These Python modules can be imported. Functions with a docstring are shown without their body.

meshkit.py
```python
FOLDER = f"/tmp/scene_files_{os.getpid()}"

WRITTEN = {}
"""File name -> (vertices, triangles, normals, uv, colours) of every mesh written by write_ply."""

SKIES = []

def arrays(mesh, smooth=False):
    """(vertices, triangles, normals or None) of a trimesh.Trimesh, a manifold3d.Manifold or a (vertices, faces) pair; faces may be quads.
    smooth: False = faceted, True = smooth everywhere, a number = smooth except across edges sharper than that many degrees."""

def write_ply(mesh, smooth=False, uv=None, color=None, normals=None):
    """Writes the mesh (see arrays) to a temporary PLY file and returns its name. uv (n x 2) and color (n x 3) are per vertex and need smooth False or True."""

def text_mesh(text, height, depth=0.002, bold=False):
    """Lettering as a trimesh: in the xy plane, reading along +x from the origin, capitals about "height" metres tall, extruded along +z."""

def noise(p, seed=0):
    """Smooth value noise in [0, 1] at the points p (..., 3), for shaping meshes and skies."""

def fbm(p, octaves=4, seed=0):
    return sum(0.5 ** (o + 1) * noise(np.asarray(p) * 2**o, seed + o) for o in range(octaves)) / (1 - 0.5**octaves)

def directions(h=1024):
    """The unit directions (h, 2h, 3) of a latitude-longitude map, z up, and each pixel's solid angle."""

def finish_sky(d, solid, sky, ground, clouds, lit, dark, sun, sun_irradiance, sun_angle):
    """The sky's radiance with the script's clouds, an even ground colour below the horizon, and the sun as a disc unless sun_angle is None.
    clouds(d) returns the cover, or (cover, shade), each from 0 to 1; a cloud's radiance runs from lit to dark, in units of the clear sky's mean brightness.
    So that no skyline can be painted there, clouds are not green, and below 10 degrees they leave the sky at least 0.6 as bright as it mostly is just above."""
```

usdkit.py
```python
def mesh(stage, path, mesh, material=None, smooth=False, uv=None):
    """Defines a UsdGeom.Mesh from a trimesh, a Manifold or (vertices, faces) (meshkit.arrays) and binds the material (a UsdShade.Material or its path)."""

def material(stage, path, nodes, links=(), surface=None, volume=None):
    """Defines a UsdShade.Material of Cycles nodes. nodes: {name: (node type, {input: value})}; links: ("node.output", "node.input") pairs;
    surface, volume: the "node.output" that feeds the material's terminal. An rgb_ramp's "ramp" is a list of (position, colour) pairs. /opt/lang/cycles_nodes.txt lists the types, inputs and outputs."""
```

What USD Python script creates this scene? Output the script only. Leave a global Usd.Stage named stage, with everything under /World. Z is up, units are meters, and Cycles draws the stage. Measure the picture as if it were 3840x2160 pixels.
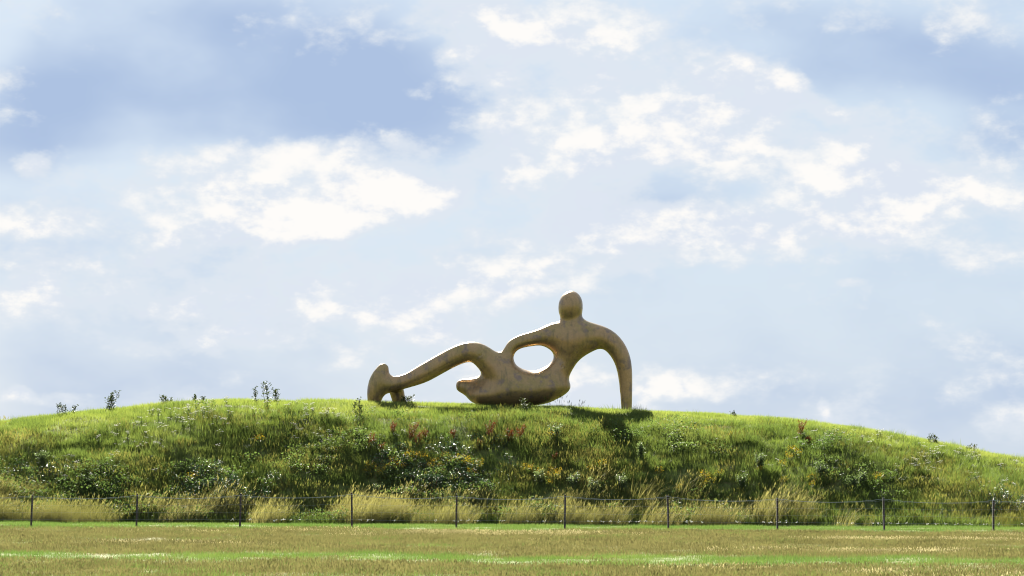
import math, random
import numpy as np
import usdkit, meshkit
from pxr import Usd, UsdGeom, UsdLux, UsdShade, Gf, Sdf, Vt

stage = Usd.Stage.CreateInMemory()
UsdGeom.SetStageUpAxis(stage, UsdGeom.Tokens.z)
UsdGeom.SetStageMetersPerUnit(stage, 1.0)
UsdGeom.Xform.Define(stage, '/World')
UsdGeom.Scope.Define(stage, '/World/Looks')
rng = np.random.default_rng(7)

# ------------------------------------------------------------------ camera
FPX, PITCH, EYE = 10500.0, math.atan(710 / 10500.0), 1.6      # focal length in pixels of a 3840 wide picture
cam = UsdGeom.Camera.Define(stage, '/World/camera')
cam.CreateHorizontalApertureAttr(36.0)
cam.CreateFocalLengthAttr(36.0 * FPX / 3840)
cam.CreateClippingRangeAttr((0.5, 20000.0))
cam.AddTranslateOp().Set((0, 0, EYE))
cam.AddRotateXOp().Set(90 + math.degrees(PITCH))
EXPOSURE = 2.66
cam.CreateExposureAttr(EXPOSURE)

def ray(u, v):
    cx, cy = (u - 1920) / FPX, (1080 - v) / FPX
    s, c = math.sin(PITCH), math.cos(PITCH)
    return np.array([cx, c - cy * s, s + cy * c])
def at(u, v, Y):
    d = ray(u, v); return np.array([0, 0, EYE]) + d * (Y / d[1])
def azel(u, v):
    d = ray(u, v); d = d / np.linalg.norm(d)
    return math.degrees(math.atan2(d[0], d[1])), math.degrees(math.asin(d[2]))

# ------------------------------------------------------------------ sun and sky
SUN_EL, SUN_AZ = math.radians(32.5), math.radians(-11)
sdir = np.array([math.sin(SUN_AZ) * math.cos(SUN_EL), math.cos(SUN_AZ) * math.cos(SUN_EL), math.sin(SUN_EL)])
sun = UsdLux.DistantLight.Define(stage, '/World/sun')
sun.CreateIntensityAttr(1.25); sun.CreateAngleAttr(0.5); sun.CreateNormalizeAttr(True)
sun.CreateColorAttr((1.0, 0.94, 0.84))
sun.AddRotateZOp().Set(-math.degrees(SUN_AZ))
sun.AddRotateXOp().Set(-(90 - math.degrees(SUN_EL)))     # local +z turned towards the sun

SKY_STRENGTH = 0.05
KS = SKY_STRENGTH * 2 ** EXPOSURE
def srgb(r, g, b):
    f = lambda c: c / 255 / 12.92 if c / 255 < 0.04045 else ((c / 255 + 0.055) / 1.055) ** 2.4
    return np.array([f(r), f(g), f(b)])
def skycol(r, g, b): return tuple(srgb(r, g, b) / KS)

class Net:
    """A small writer of node graphs."""
    def __init__(s): s.n, s.l, s.k = {}, [], 0
    def add(s, kind, links=None, **inp):
        s.k += 1; nm = f'n{s.k}'
        s.n[nm] = (kind, inp)
        for i, o in (links or {}).items(): s.l.append((o, f'{nm}.{i}'))
        return nm
    def math(s, op, a, b=0.0, c=0.0, clamp=False):
        inp, links = {'math_type': op, 'use_clamp': clamp}, {}
        for key, x in (('value1', a), ('value2', b), ('value3', c)):
            if isinstance(x, str): links[key] = x
            else: inp[key] = float(x)
        return s.add('math', links, **inp) + '.value'
    def mix(s, fac, a, b, mode='mix'):
        inp, links = {'mix_type': mode}, {}
        for key, x in (('fac', fac), ('color1', a), ('color2', b)):
            if isinstance(x, str): links[key] = x
            else: inp[key] = x
        return s.add('mix', links, **inp) + '.color'
    def step(s, x, a, b):
        return s.add('map_range', {'value': x}, range_type='smoothstep', from_min=float(a), from_max=float(b), to_min=0.0, to_max=1.0, clamp=True) + '.result'
    def noise(s, vec, scale, detail=4.0, rough=0.55, out='fac', **kw):
        return s.add('noise_texture', {'vector': vec}, scale=float(scale), detail=float(detail), roughness=float(rough), **kw) + '.' + out

def build_sky():
    g = Net()
    d = g.add('texture_coordinate') + '.generated'
    sx = g.add('separate_xyz', {'vector': d})
    az = g.math('degrees', g.math('arctan2', sx + '.x', sx + '.y'))
    el = g.math('degrees', g.math('arcsine', sx + '.z'))
    p0 = g.add('combine_xyz', {'x': az, 'y': el}) + '.vector'
    dn = g.add('vector_math', {'vector1': d}, math_type='multiply', vector2=(1.0, 1.0, 1.7)) + '.vector'
    # domain warp: big soft and small crisp
    def warp(vec, scale, amt, detail, seed):
        off = g.add('vector_math', {'vector1': dn}, math_type='add', vector2=(seed, seed * .7, -seed)) + '.vector'
        c = g.noise(off, scale, detail, 0.55, out='color')
        c = g.add('vector_math', {'vector1': c}, math_type='subtract', vector2=(0.5, 0.5, 0.5)) + '.vector'
        c = g.add('vector_math', {'vector1': c}, math_type='multiply', vector2=(amt * 1.3, amt, 0)) + '.vector'
        return g.add('vector_math', {'vector1': vec, 'vector2': c}, math_type='add') + '.vector'
    pw = warp(p0, 9.0, 3.4, 6.0, 3.1)
    pws = warp(p0, 8.0, 2.0, 2.0, 5.7)
    def blobs(vec, items, base):
        total = base
        for (u, v, ru, rv, w, rot) in items:
            a, e = azel(u, v)
            m = g.add('mapping', {'vector': vec}, mapping_type='texture', location=(a, e, 0.0), rotation=(0.0, 0.0, math.radians(rot)),
                      scale=(ru * 0.00546, rv * 0.00546, 1.0)) + '.vector'
            q = g.add('gradient_texture', {'vector': m}, gradient_type='spherical') + '.fac'
            q = g.step(q, 0.0, 0.75)
            total = g.math('multiply_add', q, w, total)
        return total
    fb = g.noise(dn, 11.0, 8.0, 0.60)
    fbs = g.noise(dn, 7.0, 3.0, 0.5)
    up = g.add('vector_math', {'vector1': dn}, math_type='add', vector2=(0.0, 0.0, 0.012)) + '.vector'
    fbu = g.noise(up, 11.0, 8.0, 0.60)
    fbl = g.noise(g.add('vector_math', {'vector1': dn}, math_type='add', vector2=(4.0, 2.0, 7.0)) + '.vector', 14.0, 5.0, 0.5)
    fbf = g.noise(dn, 34.0, 6.0, 0.62)
    shade = g.noise(up, 19.0, 5.0, 0.55)
    relief = g.math('subtract', fb, fbu)
    flat = g.add('vector_math', {'vector1': d}, math_type='multiply', vector2=(1.0, 1.0, 5.0)) + '.vector'
    sheet = g.math('multiply', g.math('subtract', g.noise(flat, 9.0, 7.0, 0.6), 0.46), g.math('subtract', 1.0, g.step(el, 4.0, 8.0)))
    # grey-blue shaded cloud bases
    D = blobs(pws, [
        (500, 230, 1300, 480, .85, 0), (1300, 400, 950, 340, .85, 6), (100, 420, 500, 240, .4, 0), (1250, 60, 700, 250, .35, 0), (350, 560, 900, 120, .35, 0),
        (3420, 230, 1100, 260, .95, -6), (2750, 60, 500, 150, .35, 0), (150, 830, 700, 330, .40, 0),
        (2560, 770, 620, 220, .34, -5), (3750, 560, 360, 150, .45, 0), (3700, 1500, 700, 300, .25, 0), (700, 1350, 1500, 260, .15, 0),
        (3200, 1300, 1400, 420, .20, 0), (900, 900, 260, 80, .10, 0),
        (950, 330, 260, 260, -.25, 20), (60, 60, 160, 500, -.40, 0)], g.math('multiply_add', fbs, 1.5, -0.72))
    # white lit cloud
    W = blobs(pw, [
        (1780, 130, 260, 330, .62, 0), (1560, 20, 180, 120, .35, 0), (2050, 300, 560, 380, .34, 0), (2350, 200, 650, 330, .30, 0),
        (1080, 690, 800, 240, .50, 0), (620, 600, 150, 170, .34, 0), (1250, 530, 420, 110, .36, 0), (1150, 830, 420, 140, .45, 0), (1600, 700, 420, 200, .42, 0),
        (1830, 560, 170, 200, .35, 0), (2250, 640, 480, 320, .46, 20), (2150, 790, 420, 180, .42, 0), (2780, 430, 520, 260, .58, 0), (3200, 560, 850, 320, .50, -12), (3450, 720, 560, 180, .42, 0), (2450, 540, 420, 200, .30, 10),
        (2700, 880, 1000, 170, .48, 0), (3150, 900, 560, 130, .42, 0), (2500, 1015, 900, 130, .40, 0), (1900, 960, 900, 190, .30, 0), (2050, 1080, 800, 110, .30, 0),
        (450, 1130, 1000, 150, .46, 0), (1000, 1060, 1000, 120, .34, 0), (1080, 1200, 560, 80, .35, 0), (1500, 1110, 330, 130, .45, -14), (1660, 1230, 260, 90, .30, -28), (2000, 1140, 420, 70, .33, 0),
        (40, 590, 110, 110, .50, 0), (90, 920, 170, 50, .35, 0), (650, 990, 90, 50, .30, 0), (740, 880, 90, 130, .32, 0),
        (3190, 1155, 110, 45, .55, -15), (3560, 1345, 260, 60, .42, -12), (2250, 1500, 260, 90, .55, 0), (2520, 1515, 230, 60, .50, 0), (3065, 1562, 44, 56, .55, 0),
        (20, 1370, 70, 90, .5, 0), (150, 1545, 300, 70, .50, 0), (30, 1530, 90, 110, .4, 0),
        (600, 260, 1200, 360, -.45, 0), (1350, 330, 700, 260, -.35, 0), (3350, 230, 900, 180, -.40, -6), (1250, 400, 700, 150, -.25, 0), (700, 1380, 1500, 150, -.50, 0), (3200, 1280, 1300, 320, -.45, 0), (2600, 1250, 700, 180, -.30, 0)],
        g.math('multiply_add', g.math('subtract', fbf, 0.5), 1.7, g.math('multiply_add', g.math('subtract', fb, 0.5), 1.9, 0.20)))
    W = g.math('multiply_add', relief, 3.2, W)
    W = g.math('multiply_add', sheet, 1.5, W)
    # rounded billows of cumulus heads
    cw = g.add('vector_math', {'vector1': g.noise(dn, 30.0, 3.0, 0.5, out='color')}, math_type='multiply_add', vector2=(.03, .03, .03), vector3=(0, 0, 0)) + '.vector'
    vv = g.add('vector_math', {'vector1': dn, 'vector2': cw}, math_type='add') + '.vector'
    bil = g.add('voronoi_texture', {'vector': vv}, feature='f1', scale=30.0, detail=2.0, roughness=0.5, lacunarity=2.4) + '.distance'
    bil = g.math('subtract', 0.80, bil)
    W = g.math('multiply_add', bil, 0.55, W)
    dark = g.step(g.math('multiply_add', g.math('subtract', fbl, 0.5), -2.2, D), -0.15, 1.5)
    veil = g.step(W, 0.0, 0.62)
    white = g.step(W, 0.30, 1.10)
    sky = g.add('sky_texture', sky_type='single_scattering', sun_disc=False, sun_elevation=SUN_EL, sun_rotation=SUN_AZ,
                altitude=50.0, air_density=1.0, aerosol_density=1.5, ozone_density=1.0) + '.color'
    base = g.mix(0.965, sky, skycol(194, 212, 231))                        # thin high cloud over the clear sky
    col = g.mix(dark, base, skycol(173, 194, 226))
    col = g.mix(g.math('multiply', veil, 0.70), col, skycol(226, 233, 241))
    lit = g.math('multiply_add', bil, 0.7, g.math('multiply_add', g.math('subtract', shade, 0.5), 1.6, g.math('multiply', relief, 7.0)))
    hi = g.mix(g.step(lit, -0.25, 0.42), skycol(222, 230, 242), skycol(254, 252, 249))
    col = g.mix(white, col, hi)
    # below the horizon the dome is never seen: an even ground tone
    col = g.mix(g.step(sx + '.z', -0.06, -0.03), skycol(120, 140, 90), col)
    b = g.add('background_shader', {'color': col}, strength=SKY_STRENGTH)
    return usdkit.material(stage, '/World/Looks/sky', g.n, g.l, surface=b + '.background')

sky = UsdLux.DomeLight.Define(stage, '/World/sky')
sky.CreateIntensityAttr(1.0)
UsdShade.MaterialBindingAPI.Apply(sky.GetPrim()).Bind(build_sky())
sky.GetPrim().SetCustomDataByKey('kind', 'structure')

# ------------------------------------------------------------------ helpers
_used = {}
def numbered(name):
    k = _used.get(name, -1) + 1; _used[name] = k
    return name if k == 0 else f'{name}_{k:03d}'
def tag(prim, label=None, category=None, group=None, kind=None):
    for k, v in (('label', label), ('category', category), ('group', group), ('kind', kind)):
        if v: prim.SetCustomDataByKey(k, v)
    return prim
def child_name(parent, name):
    k, n = 0, name
    while stage.GetPrimAtPath(f'{parent}/{n}'):
        k += 1; n = f'{name}_{k:03d}'
    return f'{parent}/{n}'
def part(parent, name, mesh, mat, smooth=False, kind=None, label=None):
    p = child_name(str(parent.GetPath()), name)
    m = usdkit.mesh(stage, p, mesh, mat, smooth=smooth)
    tag(m.GetPrim(), label=label, kind=kind)
    return m.GetPrim()
def thing(name, label, category, loc=(0, 0, 0), rz=0.0, group=None, scale=1.0):
    x = UsdGeom.Xform.Define(stage, '/World/' + numbered(name))
    x.AddTranslateOp().Set(Gf.Vec3d(*map(float, loc)))
    if rz: x.AddRotateZOp().Set(float(rz))
    if scale != 1.0: x.AddScaleOp().Set(Gf.Vec3f(scale, scale, scale))
    return tag(x.GetPrim(), label, category, group)
def copy_of(root, name, label, category, loc, rz, group, scale):
    t = thing(name, label, category, loc, rz, group, scale)
    t.GetReferences().AddInternalReference(root)
    t.SetInstanceable(True)
    return t

# ------------------------------------------------------------------ terrain
def ground_z(x, y):
    x, y = np.asarray(x, float), np.asarray(y, float)
    z = -0.0047 * np.clip(x, -80, 80)
    p = np.stack([x * .35, y * .35, np.zeros_like(x + y)], -1)
    return z + (meshkit.fbm(p, 3, 5) - .5) * 0.10 * np.exp(-(np.maximum(np.abs(x) - 60, 0) / 40) ** 2)
TOE = 94.0
from scipy.interpolate import PchipInterpolator, CubicSpline
PROFILE = PchipInterpolator([-2, 0, 1, 3, 5, 7, 9, 11, 13.5, 16, 22, 40, 70, 90], [-.06, -.01, .05, .30, .555, .77, .895, .96, .993, 1.0, .99, .80, 0, -.1])
SKY_U = [-1400, -800, -300, 0, 200, 420, 700, 1000, 1370, 1700, 2100, 2500, 2900, 3300, 3600, 3840, 4300, 5000, 5600]
SKY_V = [1800, 1690, 1605, 1563, 1540, 1515, 1492, 1485, 1490, 1497, 1512, 1530, 1556, 1607, 1662, 1705, 1790, 1900, 1960]
_cx = np.array([at(u, v, 107)[0] for u, v in zip(SKY_U, SKY_V)])
_cz = np.array([at(u, v, 107)[2] for u, v in zip(SKY_U, SKY_V)]) - np.array([0, 0, 6, 14, 16, 13, 10, 11, 8, 9, 6, 8, 4, 8, 12, 20, 14, 0, 0]) * 107 / 10500 - 0.13
_crest = PchipInterpolator(_cx, np.maximum(_cz, 0.15))
def hill_z(x, y):
    x, y = np.asarray(x, float), np.asarray(y, float)
    xs = x * 107.0 / np.maximum(y, 60)                       # the crest line as one looks along it
    c = _crest(np.clip(xs, _cx[0], _cx[-1]))
    t = y - TOE + 0.5 * np.sin(x * .21) + .3 * np.sin(x * .53 + 1)
    pr = PROFILE(np.clip(t, -2, 90))
    p = np.stack([x * .42, y * .42, np.zeros_like(x + y)], -1)
    q = np.stack([x * 1.5, y * 1.5, np.ones_like(x + y)], -1)
    face = np.clip(pr, 0, 1) * np.clip(1.15 - pr, 0, 1) * 4
    bump = (meshkit.fbm(p, 3, 11) - .5) * 0.55 * face + (meshkit.fbm(q, 2, 3) - .5) * .16 * np.clip(face + .12, 0, 1)
    return -0.0047 * np.clip(x, -80, 80) + pr * (c + 0.0047 * np.clip(x, -80, 80)) + bump
def land_z(x, y): return np.maximum(ground_z(x, y), hill_z(x, y))
def land_hit(u, v, y0=90.0, y1=112.0):
    """Where the line of sight of a picture point meets the land."""
    d = ray(u, v); ys = np.linspace(y0, y1, 600)
    P = np.array([0, 0, EYE]) + d[None, :] * (ys / d[1])[:, None]
    hit = np.nonzero(P[:, 2] <= land_z(P[:, 0], P[:, 1]))[0]
    if len(hit): k = hit[0]
    else: k = int(np.argmin(P[:, 2] - land_z(P[:, 0], P[:, 1])))
    x, y = P[k, 0], P[k, 1]
    return np.array([x, y, float(land_z(x, y))])

def grid_mesh(xs, ys, zf):
    X, Y = np.meshgrid(xs, ys, indexing='xy')
    Z = zf(X, Y)
    v = np.stack([X, Y, Z], -1).reshape(-1, 3)
    nx, ny = len(xs), len(ys)
    i = (np.arange(ny - 1)[:, None] * nx + np.arange(nx - 1)[None, :]).ravel()
    f = np.stack([i, i + 1, i + nx + 1, i + nx], 1)
    return v, f

def ground_look(name, c_a, c_b, c_c, s1, s2):
    g = Net()
    p = g.add('geometry') + '.position'
    n1, n2 = g.noise(p, s1, 5), g.noise(p, s2, 6, .65)
    c = g.mix(g.step(n1, .38, .62), c_a, c_b)
    c = g.mix(g.step(n2, .45, .7), c, c_c)
    bp = g.add('bump', {'height': n2}, strength=0.6, distance=0.05) + '.normal'
    b = g.add('principled_bsdf', {'base_color': c, 'normal': bp}, roughness=.95, specular_ior_level=.1)
    return usdkit.material(stage, '/World/Looks/' + name, g.n, g.l, surface=b + '.BSDF')
M_ground = ground_look('meadow_soil', (.115, .115, .04), (.085, .115, .03), (.14, .125, .05), .5, 6)
M_hill = ground_look('hill_soil', (.08, .11, .03), (.11, .12, .04), (.09, .075, .04), .8, 7)

xs = np.unique(np.concatenate([np.linspace(-3000, -80, 14), np.linspace(-80, -30, 26), np.arange(-30, 30.1, .5), np.linspace(30, 80, 26), np.linspace(80, 3000, 14)]))
ys = np.unique(np.concatenate([np.linspace(-300, 30, 18), np.arange(30, 97, .5), np.linspace(97, 200, 30), np.linspace(200, 6000, 16)]))
m = usdkit.mesh(stage, '/World/meadow_ground', grid_mesh(xs, ys, ground_z), M_ground, smooth=True)
tag(m.GetPrim(), kind='structure')
xs = np.unique(np.concatenate([np.arange(-70, -28, 1.), np.arange(-28, 28.1, .3), np.arange(28, 71, 1.)]))
ys = np.unique(np.concatenate([np.arange(92.4, 116, .3), np.arange(116, 184, 2.)]))
m = usdkit.mesh(stage, '/World/hill', grid_mesh(xs, ys, hill_z), M_hill, smooth=True)
tag(m.GetPrim(), kind='structure')

# ------------------------------------------------------------------ the bronze reclining figure (a plain generic figure)
def surface_net(F, lo, h):
    """Naive surface nets of the zero level of F on a grid."""
    s = F < 0
    nx, ny, nz = F.shape
    corners = [(i, j, k) for i in (0, 1) for j in (0, 1) for k in (0, 1)]
    edges = [(a, b) for a in range(8) for b in range(a + 1, 8) if sum(abs(np.subtract(corners[a], corners[b]))) == 1]
    C = np.stack([F[i:nx - 1 + i, j:ny - 1 + j, k:nz - 1 + k] for i, j, k in corners], -1)
    S = C < 0
    mixed = S.any(-1) & ~S.all(-1)
    idx = np.argwhere(mixed); c = C[mixed]
    acc, cnt = np.zeros((len(idx), 3)), np.zeros(len(idx))
    for a, b in edges:
        cr = (c[:, a] < 0) != (c[:, b] < 0)
        t = np.where(cr, c[:, a] / np.where(cr, c[:, a] - c[:, b], 1), 0)
        pos = np.array(corners[a])[None] + t[:, None] * (np.array(corners[b]) - np.array(corners[a]))[None]
        acc += np.where(cr[:, None], pos, 0); cnt += cr
    v = lo + (idx + acc / cnt[:, None]) * h
    vid = -np.ones(mixed.shape, int); vid[mixed] = np.arange(len(idx))
    quads = []
    for ax in range(3):
        A = np.moveaxis(s, ax, 0); V = np.moveaxis(vid, ax, 0)
        ch = A[:-1] != A[1:]
        ii, jj, kk = np.nonzero(ch[:, 1:-1, 1:-1]); jj += 1; kk += 1
        q = np.stack([V[ii, jj - 1, kk - 1], V[ii, jj, kk - 1], V[ii, jj, kk], V[ii, jj - 1, kk]], 1)
        flip = A[ii, jj, kk] if ax != 1 else ~A[ii, jj, kk]
        q[~flip] = q[~flip][:, ::-1]
        quads.append(q)
    q = np.vstack(quads); q = q[(q >= 0).all(1)]
    return v, q

FIG_Y = 108.0
FS = FIG_Y / FPX
O = at(1870, 1500, FIG_Y)
def J(u, v, y=0.0): return np.array([(u - 1870) * FS, y, (1500 - v) * FS])
def figure_mesh():
    h = 0.06
    lo, hi = np.array([-5.7, -1.5, -0.9]), np.array([5.5, 1.9, 4.7])
    n = np.ceil((hi - lo) / h).astype(int)
    G = np.stack(np.meshgrid(*[lo[k] + np.arange(n[k]) * h for k in range(3)], indexing='ij'), -1).astype(np.float32)
    def cone(a, b, ra, rb):
        a, b = a.astype(np.float32), b.astype(np.float32)
        d = b - a; t = np.clip(((G - a) @ d) / (d @ d), 0, 1)
        return np.linalg.norm(G - a - t[..., None] * d, axis=-1) - (ra + (rb - ra) * t)
    def ell(c, r, rot=0.0):
        q = G - c.astype(np.float32)
        cs, sn = math.cos(rot), math.sin(rot)
        q = np.stack([q[..., 0] * cs + q[..., 2] * sn, q[..., 1], -q[..., 0] * sn + q[..., 2] * cs], -1) / np.array(r, np.float32)
        k0 = np.linalg.norm(q, axis=-1)
        k1 = np.linalg.norm(q / np.array(r, np.float32), axis=-1)
        return k0 * (k0 - 1) / np.maximum(k1, 1e-4)
    def smin(a, b, k):
        hh = np.clip(.5 + .5 * (b - a) / k, 0, 1)
        return b + (a - b) * hh - k * hh * (1 - hh)
    F = None
    def add(d, k=.22):
        nonlocal F
        F = d if F is None else smin(F, d, k)
    def chain(pts, k=.22):
        """A limb: spheres strung along a smooth line, its thickness running smoothly from joint to joint."""
        c = np.array([p for p, _ in pts]); rr = np.array([q for _, q in pts])
        t = np.r_[0, np.cumsum(np.linalg.norm(np.diff(c, axis=0), axis=1))]
        tt = np.linspace(0, t[-1], 6 * (len(pts) - 1) + 1)
        if len(pts) > 2:
            c, rr = CubicSpline(t, c, bc_type='natural')(tt), PchipInterpolator(t, rr)(tt)
        D = None
        for i in range(len(c) - 1):
            d = cone(c[i], c[i + 1], rr[i], rr[i + 1]); D = d if D is None else np.minimum(D, d)
        add(D, k)
    # trunk and the broad hips
    add(ell(J(2140, 1274), (1.00, .52, .60), -.10))
    chain([(J(2142, 1290), .54), (J(2108, 1372), .42), (J(2030, 1442), .54)], .45)
    add(ell(J(1950, 1468), (1.95, .85, .60), .10), .45)
    # neck and a plain rounded head
    chain([(J(2142, 1250), .46), (J(2142, 1205), .33), (J(2141, 1170), .34)], .35)
    add(ell(J(2140, 1148), (.47, .55, .60), -.10), .22)
    # propping arm
    chain([(J(2190, 1252), .46), (J(2275, 1272), .40), (J(2328, 1335), .34), (J(2346, 1430), .26), (J(2350, 1560), .20)], .45)
    # resting arm, hand lying on the hip
    chain([(J(2075, 1254), .42), (J(1990, 1272, -.1), .28), (J(1922, 1300, -.15), .24), (J(1900, 1355, -.2), .20), (J(1898, 1408, -.25), .23)], .34)
    # raised leg with a broad foot
    chain([(J(1925, 1440, -.15), .62), (J(1850, 1375, -.2), .50), (J(1778, 1322, -.25), .40), (J(1690, 1345, -.25), .37), (J(1600, 1395, -.25), .36), (J(1515, 1432, -.25), .28), (J(1462, 1444, -.25), .30)], .45)
    chain([(J(1405, 1500, -.25), .26), (J(1418, 1440, -.28), .36), (J(1438, 1385, -.3), .22)], .30)
    chain([(J(1480, 1440, .2), .30), (J(1495, 1500, .35), .26)], .25)
    # lower leg folded behind
    chain([(J(1930, 1462, .2), .58), (J(1835, 1458, .3), .48), (J(1735, 1446, .3), .27)], .5)
    v, q = surface_net(F, lo, h)
    import trimesh
    m = trimesh.Trimesh(v, np.vstack([q[:, [0, 1, 2]], q[:, [0, 2, 3]]]), process=False)
    return trimesh.smoothing.filter_taubin(m, .5, .52, iterations=12)

def bronze():
    g = Net()
    tc = g.add('texture_coordinate') + '.object'
    n1 = g.noise(tc, 1.1, 6, .6); n2 = g.noise(tc, 7, 6, .65); n3 = g.noise(tc, 2.3, 3)
    st = g.add('mapping', {'vector': tc}, mapping_type='point', scale=(6., 6., .5)) + '.vector'
    n4 = g.noise(st, 1.2, 4, .6)
    c = g.mix(g.step(n1, .38, .62), (.25, .162, .082), (.205, .15, .06))
    c = g.mix(g.step(n3, .52, .66), c, (.15, .108, .08))
    c = g.mix(g.math('multiply', g.step(n2, .45, .7), .5), c, (.28, .185, .09))
    c = g.mix(g.math('multiply', g.step(n4, .50, .72), .55), c, (.10, .085, .048))
    r = g.math('multiply_add', n2, .24, .22)
    bp = g.add('bump', {'height': n2}, strength=.12, distance=.03) + '.normal'
    b = g.add('principled_bsdf', {'base_color': c, 'roughness': r, 'normal': bp}, metallic=.75, specular_ior_level=.5)
    return usdkit.material(stage, '/World/Looks/bronze', g.n, g.l, surface=b + '.BSDF')
fig = thing('reclining_sculpture', 'large brown bronze sculpture of a reclining figure on top of the grassy hill', 'sculpture', O)
part(fig, 'body', figure_mesh(), bronze(), smooth=True)

# ------------------------------------------------------------------ plant materials
def leaf_look(name, cols, rough=.55, trans=.5, tint=None, patch=.25, spec=.3):
    """cols: four colours, spread from blade to blade, from plant to plant and in soft patches over the land."""
    g = Net()
    ge = g.add('geometry'); oi = g.add('object_info')
    n = g.noise(ge + '.position', patch, 3, .6)
    f = g.math('multiply_add', ge + '.random_per_island', .45, g.math('multiply', oi + '.random', .30))
    f = g.math('add', f, g.math('multiply_add', g.step(n, .3, .7), .5, -.12))
    c = g.add('rgb_ramp', {'fac': f}, ramp=[(0.05, cols[0]), (.4, cols[1]), (.7, cols[2]), (1., cols[3])]) + '.color'
    b = g.add('principled_bsdf', {'base_color': c}, roughness=rough, specular_ior_level=spec)
    tc = g.mix(1.0, c, tint or (1.2, 1.22, .75), 'multiply')
    t = g.add('translucent_bsdf', {'color': tc})
    mx = g.add('mix_closure', {'closure1': b + '.BSDF', 'closure2': t + '.BSDF'}, fac=trans)
    return usdkit.material(stage, '/World/Looks/' + name, g.n, g.l, surface=mx + '.closure')
L_fine = leaf_look('hill_turf', [(.10, .135, .032), (.14, .17, .048), (.18, .19, .065), (.21, .20, .08)], spec=.3)
L_long = leaf_look('long_blades', [(.060, .088, .026), (.088, .12, .034), (.118, .138, .046), (.15, .15, .06)], spec=.3)
L_stem = leaf_look('seed_stems', [(.085, .095, .028), (.115, .115, .038), (.15, .135, .052), (.085, .11, .03)], tint=(1.1, 1.1, .7), spec=.2)
L_herb = leaf_look('herb_leaves', [(.05, .08, .027), (.068, .102, .034), (.088, .12, .042), (.105, .13, .052)], rough=.6, spec=.15)
L_straw = leaf_look('straw', [(.14, .14, .055), (.185, .175, .075), (.245, .225, .115), (.105, .13, .04)], tint=(1.15, 1.12, .75), spec=.25)
L_mead = leaf_look('meadow_stems', [(.102, .096, .043), (.118, .107, .049), (.094, .104, .040), (.075, .104, .031)], tint=(1.05, 1.05, .8), patch=.5, spec=.2)
L_green = leaf_look('green_blades', [(.058, .096, .026), (.076, .112, .032), (.095, .124, .038), (.115, .126, .048)], spec=.12, tint=(1.1, 1.15, .8))
L_pale = leaf_look('pale_seed', [(.20, .185, .10), (.25, .23, .13), (.29, .27, .165), (.18, .175, .075)], tint=(1.05, 1.0, .85))
L_white = leaf_look('white_petals', [(.33, .33, .29), (.42, .42, .38), (.42, .40, .38), (.36, .34, .34)], trans=.3, tint=(1, 1, .95))
L_yellow = leaf_look('yellow_petals', [(.32, .25, .02), (.40, .29, .025), (.34, .21, .025), (.20, .20, .03)], trans=.4, tint=(1.2, 1.1, .5))
L_rust = leaf_look('rust_seeds', [(.11, .035, .014), (.14, .045, .018), (.16, .06, .024), (.10, .045, .016)], trans=.3, tint=(1.2, .95, .7), spec=.15)
L_bram = leaf_look('bramble_leaves', [(.018, .040, .016), (.026, .055, .022), (.04, .065, .028), (.055, .075, .03)], rough=.42, trans=.25, spec=.5)
L_grey = leaf_look('grey_leaves', [(.06, .09, .04), (.09, .12, .06), (.12, .15, .08), (.10, .11, .06)], rough=.5)
L_dark = leaf_look('thistle_green', [(.03, .045, .015), (.045, .06, .02), (.06, .07, .03), (.07, .06, .035)], trans=.3)

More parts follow.
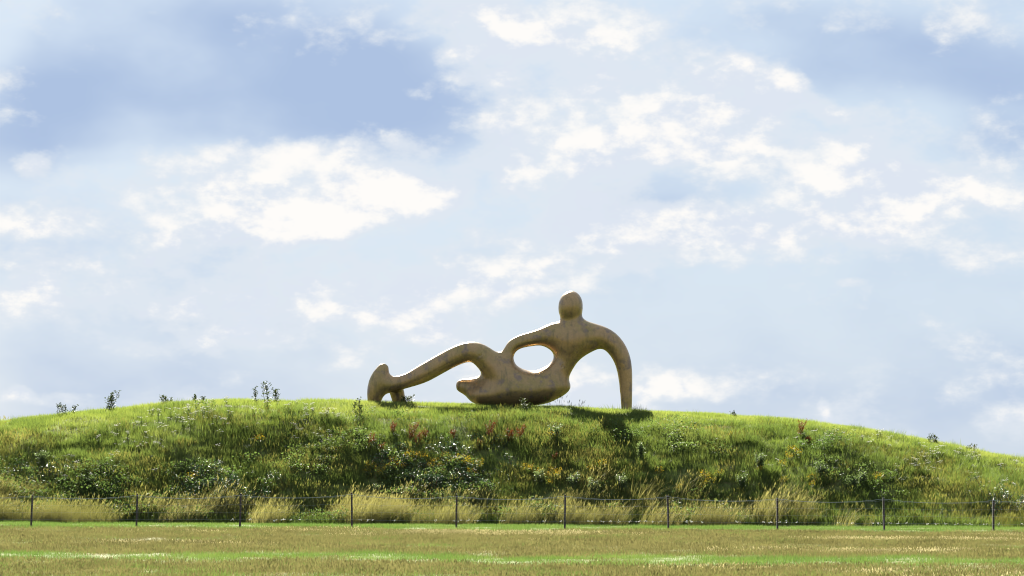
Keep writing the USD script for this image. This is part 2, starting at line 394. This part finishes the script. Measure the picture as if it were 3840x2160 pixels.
# ------------------------------------------------------------------ plant shapes
def merge(parts):
    vs, fs, n = [], [], 0
    for v, f in parts:
        vs.append(v); fs.append(f + n); n += len(v)
    return np.vstack(vs), np.vstack(fs)
def blades(r, n, R, h0, h1, w, lean=.35, bend=.5, wind=(0, 0), segs=3):
    """n tapering blades rooted in a disc of radius R."""
    rad = R * np.sqrt(r.random(n)); th = r.random(n) * 2 * np.pi
    base = np.stack([rad * np.cos(th), rad * np.sin(th), np.full(n, -.04)], 1)
    hgt = h0 + (h1 - h0) * r.random(n)
    dth = th + r.normal(0, .8, n)
    ld = np.stack([np.cos(dth), np.sin(dth), np.zeros(n)], 1) * (lean * r.random(n))[:, None] + np.array([*wind, 0])[None] * (.5 + r.random(n))[:, None]
    fa = r.random(n) * np.pi
    side = np.stack([np.cos(fa), np.sin(fa), np.zeros(n)], 1)
    vs = []
    for k in range(segs + 1):
        t = k / segs
        c = base + np.stack([np.zeros(n), np.zeros(n), hgt * t], 1) + ld * (hgt * (t * (1 - bend) + bend * t * t))[:, None]
        c[:, 2] -= hgt * t * t * .25 * np.minimum(np.linalg.norm(ld, axis=1) ** 2, 1.5)
        wk = w * (1 - t ** 1.5) * .5
        if k < segs: vs += [c - side * wk, c + side * wk]
        else: vs += [c]
    V = np.stack(vs, 1); m = V.shape[1]
    f = []
    for k in range(segs - 1): f += [(2 * k, 2 * k + 1, 2 * k + 3), (2 * k, 2 * k + 3, 2 * k + 2)]
    f += [(2 * segs - 2, 2 * segs - 1, 2 * segs)]
    F = (np.arange(n)[:, None, None] * m + np.array(f)[None]).reshape(-1, 3)
    return V.reshape(-1, 3), F, V[:, -1], ld
def leaves(r, C, size, up=.3, aspect=2.0):
    """One folded leaf (four triangles) at each centre."""
    n = len(C); sz = size * (.6 + .8 * r.random(n))
    a = r.normal(size=(n, 3)); a[:, 2] = a[:, 2] * .5 + up; a /= np.linalg.norm(a, axis=1, keepdims=True)
    b = np.cross(a, r.normal(size=(n, 3))); b /= np.linalg.norm(b, axis=1, keepdims=True)
    nn = np.cross(a, b)
    w = sz / aspect
    P = [C, C + a * (sz * .5)[:, None] + b * (w * .5)[:, None] + nn * (w * .15)[:, None], C + a * sz[:, None], C + a * (sz * .5)[:, None] - b * (w * .5)[:, None] + nn * (w * .15)[:, None]]
    V = np.stack(P, 1).reshape(-1, 3)
    F = (np.arange(n)[:, None, None] * 4 + np.array([(0, 1, 2), (0, 2, 3)])[None]).reshape(-1, 3)
    return V, F
def seeds(r, tips, ld, L, w, n=1):
    """Slim seed heads at stem tips."""
    d = np.stack([ld[:, 0] * .8, ld[:, 1] * .8, np.ones(len(tips))], 1); d /= np.linalg.norm(d, axis=1, keepdims=True)
    out = []
    for k in range(2):
        s = np.stack([np.cos(k * np.pi / 2) * np.ones(len(tips)), np.sin(k * np.pi / 2) * np.ones(len(tips)), np.zeros(len(tips))], 1)
        l = L * (.7 + .6 * r.random(len(tips)))[:, None]
        V = np.stack([tips - d * l * .6, tips - d * l * .1 + s * w * .5, tips + d * l * .4, tips - d * l * .1 - s * w * .5], 1).reshape(-1, 3)
        F = (np.arange(len(tips))[:, None, None] * 4 + np.array([(0, 1, 2), (0, 2, 3)])[None]).reshape(-1, 3)
        out.append((V, F))
    return merge(out)
def tube(pts, r0, r1, n=5):
    pts = np.asarray(pts, float); m = len(pts)
    t = np.gradient(pts, axis=0); t /= np.linalg.norm(t, axis=1, keepdims=True)
    a = np.cross(t, np.array([.3, .9, .1])); a /= np.linalg.norm(a, axis=1, keepdims=True); b = np.cross(t, a)
    rr = np.linspace(r0, r1, m)[:, None, None]
    ang = np.arange(n) / n * 2 * np.pi
    V = pts[:, None] + rr * (np.cos(ang)[None, :, None] * a[:, None] + np.sin(ang)[None, :, None] * b[:, None])
    i = np.arange(m - 1)[:, None] * n; j = np.arange(n)[None]
    q = np.stack([i + j, i + (j + 1) % n, i + n + (j + 1) % n, i + n + j], -1).reshape(-1, 4)
    f = np.vstack([q[:, [0, 1, 2]], q[:, [0, 2, 3]]])
    cap = np.array([[(m - 1) * n, (m - 1) * n + k, (m - 1) * n + k + 1] for k in range(1, n - 1)])
    return V.reshape(-1, 3), np.vstack([f, cap])

def instancer(name, label, protos, pts, scales, tilt=None):
    """protos: list of ((v, f), material). One piece of ground cover nobody could count."""
    path = '/World/' + numbered(name)
    pi = UsdGeom.PointInstancer.Define(stage, path)
    rel = pi.CreatePrototypesRel()
    for k, (mesh, mat) in enumerate(protos):
        mp = f'{path}/clump' + (f'_{k:03d}' if k else '')
        usdkit.mesh(stage, mp, mesh, mat)
        rel.AddTarget(mp)
    n = len(pts); r = np.random.default_rng(n)
    pi.CreateProtoIndicesAttr(Vt.IntArray.FromNumpy(r.integers(0, len(protos), n).astype(np.int32)))
    pi.CreatePositionsAttr(Vt.Vec3fArray.FromNumpy(np.asarray(pts, np.float32)))
    a = (r.random(n) - .5) * (2 * np.pi if tilt is None else tilt)
    q = np.stack([np.zeros(n), np.zeros(n), np.sin(a / 2), np.cos(a / 2)], 1).astype(np.float16)
    pi.CreateOrientationsAttr(Vt.QuathArray.FromNumpy(q))
    s = np.asarray(scales, np.float32)
    pi.CreateScalesAttr(Vt.Vec3fArray.FromNumpy(np.stack([s, s, s], 1)))
    tag(pi.GetPrim(), label, 'grass', kind='stuff')
    return pi

def nz(x, y, sc, seed): return meshkit.fbm(np.stack([x * sc, y * sc, np.zeros_like(x) + seed], -1), 3, seed)
def scatter(r, n, x0, x1, y0, y1):
    return x0 + (x1 - x0) * r.random(n), y0 + (y1 - y0) * r.random(n)
def keep(r, x, y, dens): return r.random(len(x)) < dens
def lift(x, y, dz=0.0): return np.stack([x, y, land_z(x, y) + dz], 1)

# ------------------------------------------------------------------ hillside cover
HX0, HX1 = -27.0, 27.0
def hill_frac(x, y): return np.clip(PROFILE(np.clip(y - TOE, -2, 90)), 0, 1)
r = np.random.default_rng(21)
P = []
for k in range(4):
    v, f, _, _ = blades(r, 70, .34, .07, .19, .010, .6, .6)
    P.append(((v, f), L_fine))
x, y = scatter(r, 26000, HX0, HX1, 94.5, 117)
fr = hill_frac(x, y)
k = keep(r, x, y, np.clip(.25 + 1.1 * (fr - .45) + .5 * (nz(x, y, .5, 3) - .5) + .25 * (x > 2), .12, 1))
x, y = x[k], y[k]
instancer('short_hill_grass', 'short bright yellow green grass over the top and face of the hill', P, lift(x, y), .8 + .6 * r.random(len(x)))
P = []
for k in range(4):
    v, f, _, _ = blades(r, 64, .28, .16, .38, .013, .75, .6, wind=(.14, 0))
    P.append(((v, f), L_long))
x, y = scatter(r, 14000, HX0, HX1, 94.2, 108)
fr = hill_frac(x, y)
k = keep(r, x, y, np.clip(1.0 - .9 * np.maximum(fr - .55, 0) / .45 + 1.6 * (nz(x, y, .45, 8) - .5), .03, 1) * np.clip((.99 - fr) * 5, 0.0, 1))
x, y = x[k], y[k]
instancer('long_hill_grass', 'long dark and mid green grass on the face of the hill', P, lift(x, y), .65 + .6 * r.random(len(x)))
P = []
for k in range(4):
    v, f, tips, ld = blades(r, 26, .26, .24, .50, .006, .65, .65, wind=(.18, 0))
    P.append((merge([(v, f), seeds(r, tips, ld, .12, .022)]), L_stem))
x, y = scatter(r, 9000, HX0, HX1, 94.2, 109)
fr = hill_frac(x, y)
k = keep(r, x, y, np.clip(.75 - .5 * fr + 2.2 * (nz(x, y, .4, 14) - .5), .03, .95) * np.clip((.90 - fr) * 6, 0.005, 1) * np.where((x > 4) & (fr > .5), .30, 1))
x, y = x[k], y[k]
instancer('seeding_hill_grass', 'olive brown seeding grass stems among the green of the hillside', P, lift(x, y), .6 + .6 * r.random(len(x)))
P = []
for k in range(4):
    n = 130
    C = np.stack([*(r.normal(0, .16, (2, n))), .04 + .34 * r.random(n) ** 1.3], 1)
    P.append((leaves(r, C, .062, .4, 1.9), L_herb))
x, y = scatter(r, 7000, HX0, HX1, 94.2, 107)
fr = hill_frac(x, y)
k = keep(r, x, y, np.clip(.36 - .60 * fr + 2.4 * (nz(x, y, .35, 31) - .52), 0, .85) * np.clip((.9 - fr) * 4, 0, 1) * np.where(x > 8, .45, 1))
x, y = x[k], y[k]
instancer('low_herbs', 'low dark green leafy herbs among the hillside grass', P, lift(x, y), .7 + .8 * r.random(len(x)))
# straw at the foot of the hill, blown to the right
P = []
for k in range(4):
    v, f, tips, ld = blades(r, 90, .34, .40, .95, .009, .5, .8, wind=(.5, 0))
    P.append((merge([(v, f), seeds(r, tips[::3], ld[::3], .13, .018)]), L_straw))
x, y = scatter(r, 3400, HX0, HX1, 93.6, 96.8)
k = keep(r, x, y, np.clip(.55 - .048 * (x + 6) * (x > -6) - .42 * (y - 94.2) + 4.2 * (nz(x, y, .42, 44) - .5), .02, 1) * np.clip(1.1 - (x - 1) / 11, .22, 1) * np.clip(97.6 - y, 0, 1))
x, y = x[k], y[k]
instancer('dry_straw_grass', 'tall pale straw grass leaning to the right along the foot of the hill', P, lift(x, y), (.45 + .6 * r.random(len(x))) * (.65 + .8 * nz(x, y, .9, 71)), tilt=.9)

# ------------------------------------------------------------------ meadow
MX = 25.0
def band_green(x, y):
    """Where the meadow is fresh green: the strip along the fence and the strip across the near meadow."""
    w = (nz(x, y, .25, 51) - .5)
    a = 1 / (1 + np.exp(-(y - 83.2 - 3 * w) * 1.6))
    b = np.exp(-((y - 53.6 - 9 * w - 3.5 * (nz(x, y, .9, 58) - .5)) / 2.5) ** 4)
    return np.clip(np.maximum(a, b * np.clip(.95 + 3 * (nz(x, y, .12, 77) - .45), .45, 1)), 0, 1)
r = np.random.default_rng(33)
P = []
for k in range(5):
    v, f, tips, ld = blades(r, 80, .36, .05, .15, .006, .5, .5, wind=(.06, 0))
    P.append((merge([(v, f), seeds(r, tips[::3], ld[::3], .05, .013)]), L_mead))
x, y = scatter(r, 30000, -MX, MX, 40, 88)
k = keep(r, x, y, np.clip(1 - 1.15 * band_green(x, y), 0, 1)); x, y = x[k], y[k]
instancer('brown_meadow_grass', 'brown and olive seeding grass of the flat meadow before the fence', P, lift(x, y), (.55 + .6 * r.random(len(x))) * (.55 + .9 * nz(x, y, .5, 83)))
P = []
for k in range(4):
    v, f, _, _ = blades(r, 80, .36, .05, .13, .009, .6, .5)
    P.append(((v, f), L_green))
x, y = scatter(r, 30000, -MX, MX, 40, 95.5)
k = keep(r, x, y, np.clip(band_green(x, y) + .16 + .5 * np.clip((nz(x, y, .3, 91) - .47) * 6, 0, 1) + .9 * (y < 50.8) * (nz(x, y, .4, 17) > .42), 0, 1)); x, y = x[k], y[k]
instancer('green_meadow_grass', 'fresh green grass in strips across the meadow and along the fence', P, lift(x, y), (.5 + .8 * r.random(len(x))) * (.55 + .9 * nz(x, y, .6, 37)))
P = []
for k in range(4):
    v, f, tips, ld = blades(r, 20, .34, .08, .17, .004, .6, .5, wind=(.15, 0))
    P.append((merge([(v, f), seeds(r, tips, ld, .045, .015)]), L_pale))
x, y = scatter(r, 20000, -MX, MX, 42, 83)
pt = nz(x * .35, y, .33, 63)
k = keep(r, x, y, np.clip((pt - .70) * 12, 0, .95) * (band_green(x, y) < .2) + np.clip((nz(x * .35, y, .3, 29) - .58) * 14, 0, 1) * np.exp(-((y - 79.5) / 2.4) ** 2)); x, y = x[k], y[k]
instancer('pale_seeding_grass', 'pale cream seeding grass in patches on the brown meadow', P, lift(x, y), .7 + .5 * r.random(len(x)))

# ------------------------------------------------------------------ single plants
ORD = ['leftmost', 'second', 'third', 'fourth', 'fifth', 'sixth', 'seventh', 'eighth', 'ninth', 'tenth', 'eleventh', 'twelfth', 'thirteenth', 'fourteenth']
def nth(k, n): return 'leftmost' if k == 0 else 'rightmost' if k == n - 1 else ORD[k] + ' from the left'

def dock(t, seed, h):
    r = np.random.default_rng(seed); st, C = [], []
    for k in range(5):
        a = r.random() * 6.28; L = h * (.7 + .35 * r.random()); ln = .12 + .22 * r.random()
        pts = [np.array([math.cos(a) * ln * L * s ** 1.5 + .15 * L * s * s, math.sin(a) * ln * L * s ** 1.5, L * s - .03]) for s in np.linspace(0, 1, 6)]
        st.append(tube(pts, .010, .004, 4))
        for s in np.linspace(.35, 1, 26):
            i = s * 5; j = min(int(i), 4); c = pts[j] + (pts[j + 1] - pts[j]) * (i - j)
            C.append(c[None] + r.normal(0, .022 + .03 * (1 - s), (5, 3)))
    part(t, 'stem', merge(st), L_rust); part(t, 'seed_spike', leaves(r, np.vstack(C), .028, .5, 1.4), L_rust, kind='stuff')
    LC = np.stack([*r.normal(0, .12, (2, 14)), .03 + .1 * r.random(14)], 1)
    part(t, 'leaves', leaves(r, LC, .24, .3, 3.2), L_herb)
docks = [(1390, 1690), (1425, 1705), (1470, 1640), (1538, 1665), (1560, 1680), (1590, 1660), (1690, 1655), (1795, 1685), (1832, 1660), (1910, 1670), (1945, 1660), (2075, 1745), (3000, 1650), (3025, 1680)]
hts = [.75, .5, .7, 1.0, .7, .6, .55, .45, .95, .75, .8, .6, .9, .5]
for k, ((u, v), hh) in enumerate(zip(docks, hts)):
    t = thing('dock_plant', f'rust red dock plant gone to seed, {nth(k, len(docks))} of those on the hillside', 'dock plant', land_hit(u, v), 0, 'rust red dock plants on the hillside')
    dock(t, 100 + k, hh * .85)

def ragwort(t, seed, h):
    r = np.random.default_rng(seed); st, C, LC = [], [], []
    for k in range(6):
        a = r.random() * 6.28; L = h * (.75 + .3 * r.random()); ln = .10 + .25 * r.random()
        pts = [np.array([math.cos(a) * ln * L * s, math.sin(a) * ln * L * s, L * s - .03]) for s in np.linspace(0, 1, 4)]
        st.append(tube(pts, .007, .004, 4)); top = pts[-1]
        C.append(top + np.stack([*r.normal(0, .05, (2, 20)), r.normal(-.03, .05, 20)], 1))
        for s in np.linspace(.1, .85, 9): LC.append(np.array([pts[-1] * s + r.normal(0, .03, 3)]))
    part(t, 'stem', merge(st), L_long); part(t, 'leaves', leaves(r, np.vstack(LC), .10, .4, 2.4), L_long)
    part(t, 'flower_heads', leaves(r, np.vstack(C), .022, .9, 1.1), L_yellow, kind='stuff')
protos = []
GR = 'yellow ragwort plants on the hillside'
rag = [(1395, 1790), (1420, 1810), (1450, 1800), (1480, 1775), (1500, 1800), (1380, 1800), (1535, 1760), (1580, 1755), (1630, 1770), (1650, 1780), (1670, 1750), (1690, 1770), (1735, 1765), (1750, 1780), (1720, 1815), (1745, 1825), (1770, 1810),
       (1795, 1790), (1610, 1790), (1655, 1805), (2030, 1800), (2055, 1815), (2070, 1790), (2060, 1840), (1980, 1805), (2090, 1820), (2070, 1680), (2215, 1800), (2250, 1790), (2470, 1810), (2550, 1870), (2740, 1660),
       (2970, 1720), (2960, 1750), (2990, 1740), (2850, 1790), (2930, 1770), (2940, 1830), (3040, 1825), (3050, 1850), (3300, 1830), (2640, 1830), (2655, 1860), (700, 1830), (720, 1840), (740, 1850), (970, 1690), (2700, 1810)]
for k, (u, v) in enumerate(rag):
    zone = 'low on the left slope behind the straw' if u < 1000 else 'around the dark bramble below the red docks' if u < 1850 else 'on the slope between the middle and the right fence posts' if u < 2600 else 'on the right slope'
    lab = 'bushy yellow ragwort plant ' + zone; GR = 'yellow ragwort ' + zone
    if k < 4:
        t = thing('ragwort_plant', lab, 'ragwort', land_hit(u, v), 0, GR); ragwort(t, 200 + k, .55); protos.append(t.GetPath())
    else:
        copy_of(protos[k % 4], 'ragwort_plant', lab, 'ragwort', land_hit(u, v), float(rng.random() * 360), GR, float(.65 + .5 * rng.random()))

def umbel(t, seed, h, rad=.032):
    r = np.random.default_rng(seed); st, C, LC = [], [], []
    for k in range(5):
        a = r.random() * 6.28; L = h * (.7 + .35 * r.random()); ln = .1 + .3 * r.random()
        top = np.array([math.cos(a) * ln * L, math.sin(a) * ln * L, L])
        st.append(tube([np.array([0, 0, -.03]), top * .5 + np.array([0, 0, .03]), top], .006, .004, 4))
        C.append(top + np.stack([*(r.normal(0, rad, (2, 9))), r.normal(0, .008, 9)], 1))
        for s in np.linspace(.1, .7, 6): LC.append(np.array([top * s + r.normal(0, .03, 3)]))
    part(t, 'stem', merge(st), L_grey); part(t, 'leaves', leaves(r, np.vstack(LC), .09, .4, 2.6), L_long, kind='stuff')
    part(t, 'flower_heads', leaves(r, np.vstack(C), .022, 1.5, 1.0), L_white, kind='stuff')
protos = []
r = np.random.default_rng(5)
spots = []
for ci, (u, v, su, sv, n) in enumerate([(780, 1560, 70, 30, 26), (700, 1600, 110, 22, 16), (600, 1640, 130, 30, 18), (540, 1680, 60, 30, 8), (1170, 1620, 60, 40, 18), (1240, 1655, 45, 30, 12), (1040, 1540, 60, 14, 8), (1150, 1560, 90, 20, 8),
                       (500, 1760, 220, 60, 14), (250, 1700, 150, 70, 9), (3530, 1725, 90, 26, 15), (3400, 1680, 100, 22, 10), (3650, 1745, 90, 26, 14), (3500, 1770, 50, 40, 10), (3200, 1655, 120, 16, 8), (3060, 1655, 50, 14, 5),
                       (2850, 1760, 40, 20, 4), (3410, 1790, 60, 30, 7), (3750, 1820, 70, 40, 6), (1500, 1640, 40, 15, 5), (240, 1780, 30, 40, 5), (900, 1700, 120, 60, 8)]):
    for _ in range(n): spots.append((u + r.normal() * su, v + r.normal() * sv, ci))
PATCH = ['in the dense white patch high on the left slope below the skyline', 'in the wide white patch on the upper left slope', 'in the loose white drift left of the dense patch', 'in the thin drift at the left of the white patches',
         'in the white patch on the slope left of the red docks', 'in the small white patch just above and left of the red docks', 'right under the tallest skyline weeds', 'on the short grass between the skyline weeds and the sculpture foot',
         'low on the left slope above the straw', 'on the far left slope', 'in the white patch high on the right slope', 'at the left end of the right white patch', 'at the right end of the right white patch', 'below the right white patch',
         'just under the skyline of the right slope', 'beside the rightmost red docks', 'low on the slope left of the right white patch', 'low on the right slope above the fence', 'at the far right edge of the slope', 'among the red docks above the bramble', 'low at the left edge near the second post', 'in the middle of the left slope']
GU = 'white umbel flowers on the hillside'
for k, (u, v, ci) in enumerate(spots):
    if not (-150 < u < 3990 and v < 1900) or v < np.interp(u, SKY_U, SKY_V) + 34: continue
    lab = 'white flat-topped wildflower ' + PATCH[ci]; GU = 'white wildflowers ' + PATCH[ci]
    loc = land_hit(u, v)
    if len(protos) < 5:
        t = thing('white_umbel_plant', lab, 'wildflower', loc, 0, GU); umbel(t, 300 + k, .42); protos.append(t.GetPath())
    else:
        copy_of(protos[k % 5], 'white_umbel_plant', lab, 'wildflower', loc, float(rng.random() * 360), GU, float(.5 + .45 * rng.random()))

def bramble(name, label, u, v, w, d, h, seed, n):
    loc = land_hit(u, v)
    t = thing(name, label, 'bramble', loc, 0, 'dark bramble bushes on the hill')
    r = np.random.default_rng(seed); st, C = [], []
    for k in range(int(12 * w)):
        a = r.random() * 6.28; bx, by = (r.random() - .5) * w, (r.random() - .5) * d
        sp = .5 + .5 * r.random()
        pts = []
        for s in np.linspace(0, 1, 7):
            X, Y = bx + math.cos(a) * sp * s, by + math.sin(a) * sp * s
            Z = float(land_z(loc[0] + X, loc[1] + Y)) - loc[2] + h * (.6 + .5 * r.random() * 0 + .5 * math.sin(k)) * math.sin(math.pi * (.08 + .85 * s))
            pts.append((X, Y, Z))
        st.append(tube(pts, .008, .004, 4)); P_ = np.array(pts)
        ii = r.integers(0, 6, 2 * n // int(12 * w)); tt = r.random(len(ii))[:, None]
        C.append(P_[ii] * (1 - tt) + P_[ii + 1] * tt + r.normal(0, .07, (len(ii), 3)))
    part(t, 'stems', merge(st), L_rust)
    part(t, 'foliage', leaves(r, np.vstack(C), .052, .35, 1.5), L_bram, kind='stuff')
for args in [('bramble_bush', 'wide dark glossy bramble bush under yellow flowers in the middle of the hill foot', 1640, 1840, 3.6, 1.4, .55, 1, 3600),
             ('bramble_bush', 'dark glossy bramble patch above the yellow flowers, below the red docks', 1570, 1740, 2.6, 1.2, .42, 2, 2200),
             ('bramble_bush', 'flat glossy bramble patch to the right of the red docks above the middle', 1730, 1700, 2.2, 1.0, .35, 3, 1500),
             ('bramble_bush', 'dark bramble bush behind the third fence post from the left', 850, 1900, 3.0, 1.3, .62, 4, 2800),
             ('bramble_bush', 'dark bramble bush above the straw left of the third fence post', 760, 1830, 1.7, 1.0, .5, 5, 1300),
             ('bramble_bush', 'bramble mound low on the slope at the far right behind the last post', 3800, 1920, 2.0, 1.2, .6, 6, 1600),
             ('bramble_bush', 'small bramble patch on the bare right of the middle slope', 1840, 1790, 1.6, .9, .3, 7, 900),
             ('bramble_bush', 'dark bramble patch at the left edge of the slope', 120, 1830, 2.2, 1.1, .45, 8, 1400)]:
    bramble(*args)

def tall_weed(t, seed, h, spread, n):
    r = np.random.default_rng(seed); st, C, H = [], [], []
    for k in range(n):
        a = r.random() * 6.28; L = h * (.55 + .5 * r.random()) if k else h
        ln = spread * (.2 + r.random())
        o = r.normal(0, .05 + spread * .25, 2) if k else (0, 0)
        pts = [np.array([o[0] + math.cos(a) * ln * L * s + .03 * math.sin(5 * s + k), o[1] + math.sin(a) * ln * L * s, L * s - .05]) for s in np.linspace(0, 1, 6)]
        st.append(tube(pts, .011, .005, 5))
        for s in np.linspace(.1, .95, 14):
            i = s * 5; j = min(int(i), 4); c = pts[j] + (pts[j + 1] - pts[j]) * (i - j)
            C.append(c[None] + r.normal(0, .015 + .05 * (1 - s), (3, 3)))
            if s > .55 and r.random() < .75:
                b = c + np.array([r.normal() * .07, r.normal() * .07, .08 + .05 * r.random()])
                st.append(tube([c, (c + b) / 2 + np.array([0, 0, -.01]), b], .005, .004, 4)); H.append(b[None] + r.normal(0, .014, (6, 3)))
        H.append(pts[-1][None] + r.normal(0, .016, (8, 3)))
    part(t, 'stem', merge(st), L_dark); part(t, 'leaves', leaves(r, np.vstack(C), .09, .5, 3.0), L_dark)
    part(t, 'seed_heads', leaves(r, np.vstack(H), .04, .6, 1.2), L_dark, kind='stuff')
weeds = [('thistle', 'bushy dark thistle standing on the skyline left of the tall weeds', 415, 1530, .75, .30, 6),
         ('thistle', 'low thistle on the skyline at the far left', 235, 1548, .42, .35, 4),
         ('tall_weed', 'tallest weed on the skyline left of the sculpture', 1000, 1497, .82, .12, 3),
         ('tall_weed', 'thin leaning weed on the skyline just left of the tallest weed', 950, 1498, .62, .25, 2),
         ('tall_weed', 'branched weed on the skyline just right of the tallest weed', 1035, 1497, .55, .30, 3),
         ('thistle', 'pair of pale thistle stems on the skyline between thistle and tall weeds', 620, 1503, .30, .35, 3),
         ('thistle', 'low weed on the skyline in the middle of the left slope', 730, 1500, .28, .35, 4),
         ('thistle', 'tiny thistle alone on the skyline right of the sculpture', 2753, 1548, .25, .2, 2),
         ('thistle', 'single thistle on the skyline of the right slope', 3510, 1650, .35, .25, 3),
         ('tall_weed', 'small dark weed under the raised leg of the sculpture', 1540, 1497, .32, .2, 2),
         ('tall_weed', 'thin dark weed between the feet of the sculpture', 1525, 1500, .25, .25, 2),
         ('tall_weed', 'grey green weed on the slope below the foot of the sculpture', 1345, 1570, .75, .1, 3),
         ('tall_weed', 'dark bushy weed on the slope under the middle of the sculpture', 1965, 1550, .50, .35, 6),
         ('thistle', 'weed at the far right of the skyline', 3650, 1675, .26, .3, 2)]
for k, (nm, lab, u, v, h, sp, n) in enumerate(weeds):
    t = thing(nm, lab, 'weed', land_hit(u, v, 96, 107.5), 0, 'tall weeds on the hill'); tall_weed(t, 400 + k, h, sp, n)

def mugwort(t, seed, h):
    r = np.random.default_rng(seed); st, C = [], []
    for k in range(9):
        a = r.random() * 6.28; L = h * (.7 + .4 * r.random()); ln = .1 + .35 * r.random()
        top = np.array([math.cos(a) * ln * L, math.sin(a) * ln * L, L])
        st.append(tube([np.array([0, 0, -.03]), top * .55 + np.array([0, 0, .04]), top], .007, .004, 4))
        for s in np.linspace(.15, 1, 22): C.append((top * s)[None] + r.normal(0, .035, (4, 3)))
    part(t, 'stem', merge(st), L_grey); part(t, 'leaves', leaves(r, np.vstack(C), .065, .5, 2.0), L_grey)
mug = [(2080, 1660), (2020, 1830), (2150, 1850), (2230, 1870), (2330, 1850), (2400, 1730), (3200, 1850), (3230, 1830), (2850, 1770), (3080, 1800), (1420, 1880), (2780, 1850), (160, 1760), (330, 1850)]
for k, (u, v) in enumerate(mug):
    t = thing('mugwort_plant', f'grey green feathery bushy plant, {nth(sorted(q[0] for q in mug).index(u), len(mug))} of its kind on the slope', 'mugwort', land_hit(u, v), 0, 'grey green bushy plants on the slope'); mugwort(t, 500 + k, .6)

# ------------------------------------------------------------------ fence
def simple_look(name, c0, c1, rough, metallic=0.0, scale=12):
    g = Net(); p = g.add('texture_coordinate') + '.object'
    n = g.noise(p, scale, 5, .6)
    c = g.mix(g.step(n, .35, .65), c0, c1)
    b = g.add('principled_bsdf', {'base_color': c}, roughness=rough, metallic=metallic)
    return usdkit.material(stage, '/World/Looks/' + name, g.n, g.l, surface=b + '.BSDF')
M_post = simple_look('rusty_steel', (.026, .014, .011), (.014, .014, .015), .85)
M_wire = simple_look('galvanised_wire', (.20, .22, .22), (.14, .16, .16), .6, .3)
M_wool = simple_look('wool', (.62, .60, .54), (.5, .48, .42), .9)
FY = 87.0
POST_U = [-290, 117, 512, 900, 1320, 1711, 2118, 2506, 2915, 3315, 3725, 4130]
LEAN = [0, .035, .02, .024, -.01, .015, .012, -.012, .004, -.006, .012, 0]
fence = thing('wire_fence', 'thin wire stock fence on dark steel posts along the foot of the hill', 'fence', (0, FY, 0))
tops = []
for u, le in zip(POST_U, LEAN):
    x = at(u, 1900, FY)[0]; z = float(ground_z(x, FY)); H = 1.06 + .05 * math.sin(u * 1.7)
    # an angle-iron stake: L section with a slanting top
    w, th = .058, .014
    sec = np.array([(-w / 2, 0), (w / 2, 0), (w / 2, th), (-w / 2 + th, th), (-w / 2 + th, w), (-w / 2, w)])
    nS = len(sec); V = np.vstack([np.c_[sec, np.full(nS, -.25)], np.c_[sec + [le * H, 0], np.full(nS, H)]])
    V[:nS, 0] -= le * .25; V[nS:, 2] += np.where(sec[:, 0] < 0, .0, -.012)
    F = [(i, (i + 1) % nS, nS + (i + 1) % nS) for i in range(nS)] + [(i, nS + (i + 1) % nS, nS + i) for i in range(nS)]
    F += [(nS, nS + 1, nS + 2), (nS, nS + 2, nS + 3), (nS, nS + 3, nS + 4), (nS, nS + 4, nS + 5)]
    V += [x, 0, z]
    part(fence, 'fence_post', (V, np.array(F)), M_post)
    tops.append((x, z, H, le))
def wire_line(hfrac, sag, rad, jit=0):
    pts = []
    for (x0, z0, h0, l0), (x1, z1, h1, l1) in zip(tops[:-1], tops[1:]):
        for s in np.linspace(0, 1, 13)[:-1]:
            pts.append((x0 + l0 * h0 * hfrac + (x1 - x0) * s, -.012, z0 + h0 * hfrac + (z1 + h1 * hfrac - z0 - h0 * hfrac) * s - sag * 4 * s * (1 - s) + jit * math.sin(x0 * 3 + s * 9)))
    return tube(pts, rad, rad, 5), np.array(pts)
for hf, sag, rad, nm in [(.955, .10, .0065, 'wire'), (.905, .055, .0028, 'wire'), (.68, .03, .0022, 'wire'), (.46, .02, .0022, 'wire'), (.24, .01, .0025, 'wire')]:
    w, pts = wire_line(hf, sag, rad); part(fence, nm, w, M_wire)
# upright stay wires of the netting
st = []
low, hi = wire_line(.24, .01, 1)[1], wire_line(.905, .055, 1)[1]
for xk in np.arange(tops[0][0] + .1, tops[-1][0] - .1, .30):
    st.append(tube([(xk, -.012, np.interp(xk, low[:, 0], low[:, 2])), (xk + .004, -.012, np.interp(xk, hi[:, 0], hi[:, 2]))],   .0012, .0012, 4))
part(fence, 'stay_wires', merge(st), M_wire, kind='stuff')
wl = []; r = np.random.default_rng(9)
for xk in np.arange(tops[0][0], tops[-1][0], .26):
    if r.random() < .45 or xk < -9.5: continue
    c = np.array([xk + r.normal() * .05, -.02, np.interp(xk, low[:, 0], low[:, 2]) + .005])
    wl.append(leaves(r, c[None] + r.normal(0, .012, (6, 3)) * np.array([2, 1, .7]), .055, 0.0, 1.8))
part(fence, 'wool_tufts', merge(wl), M_wool, kind='stuff')
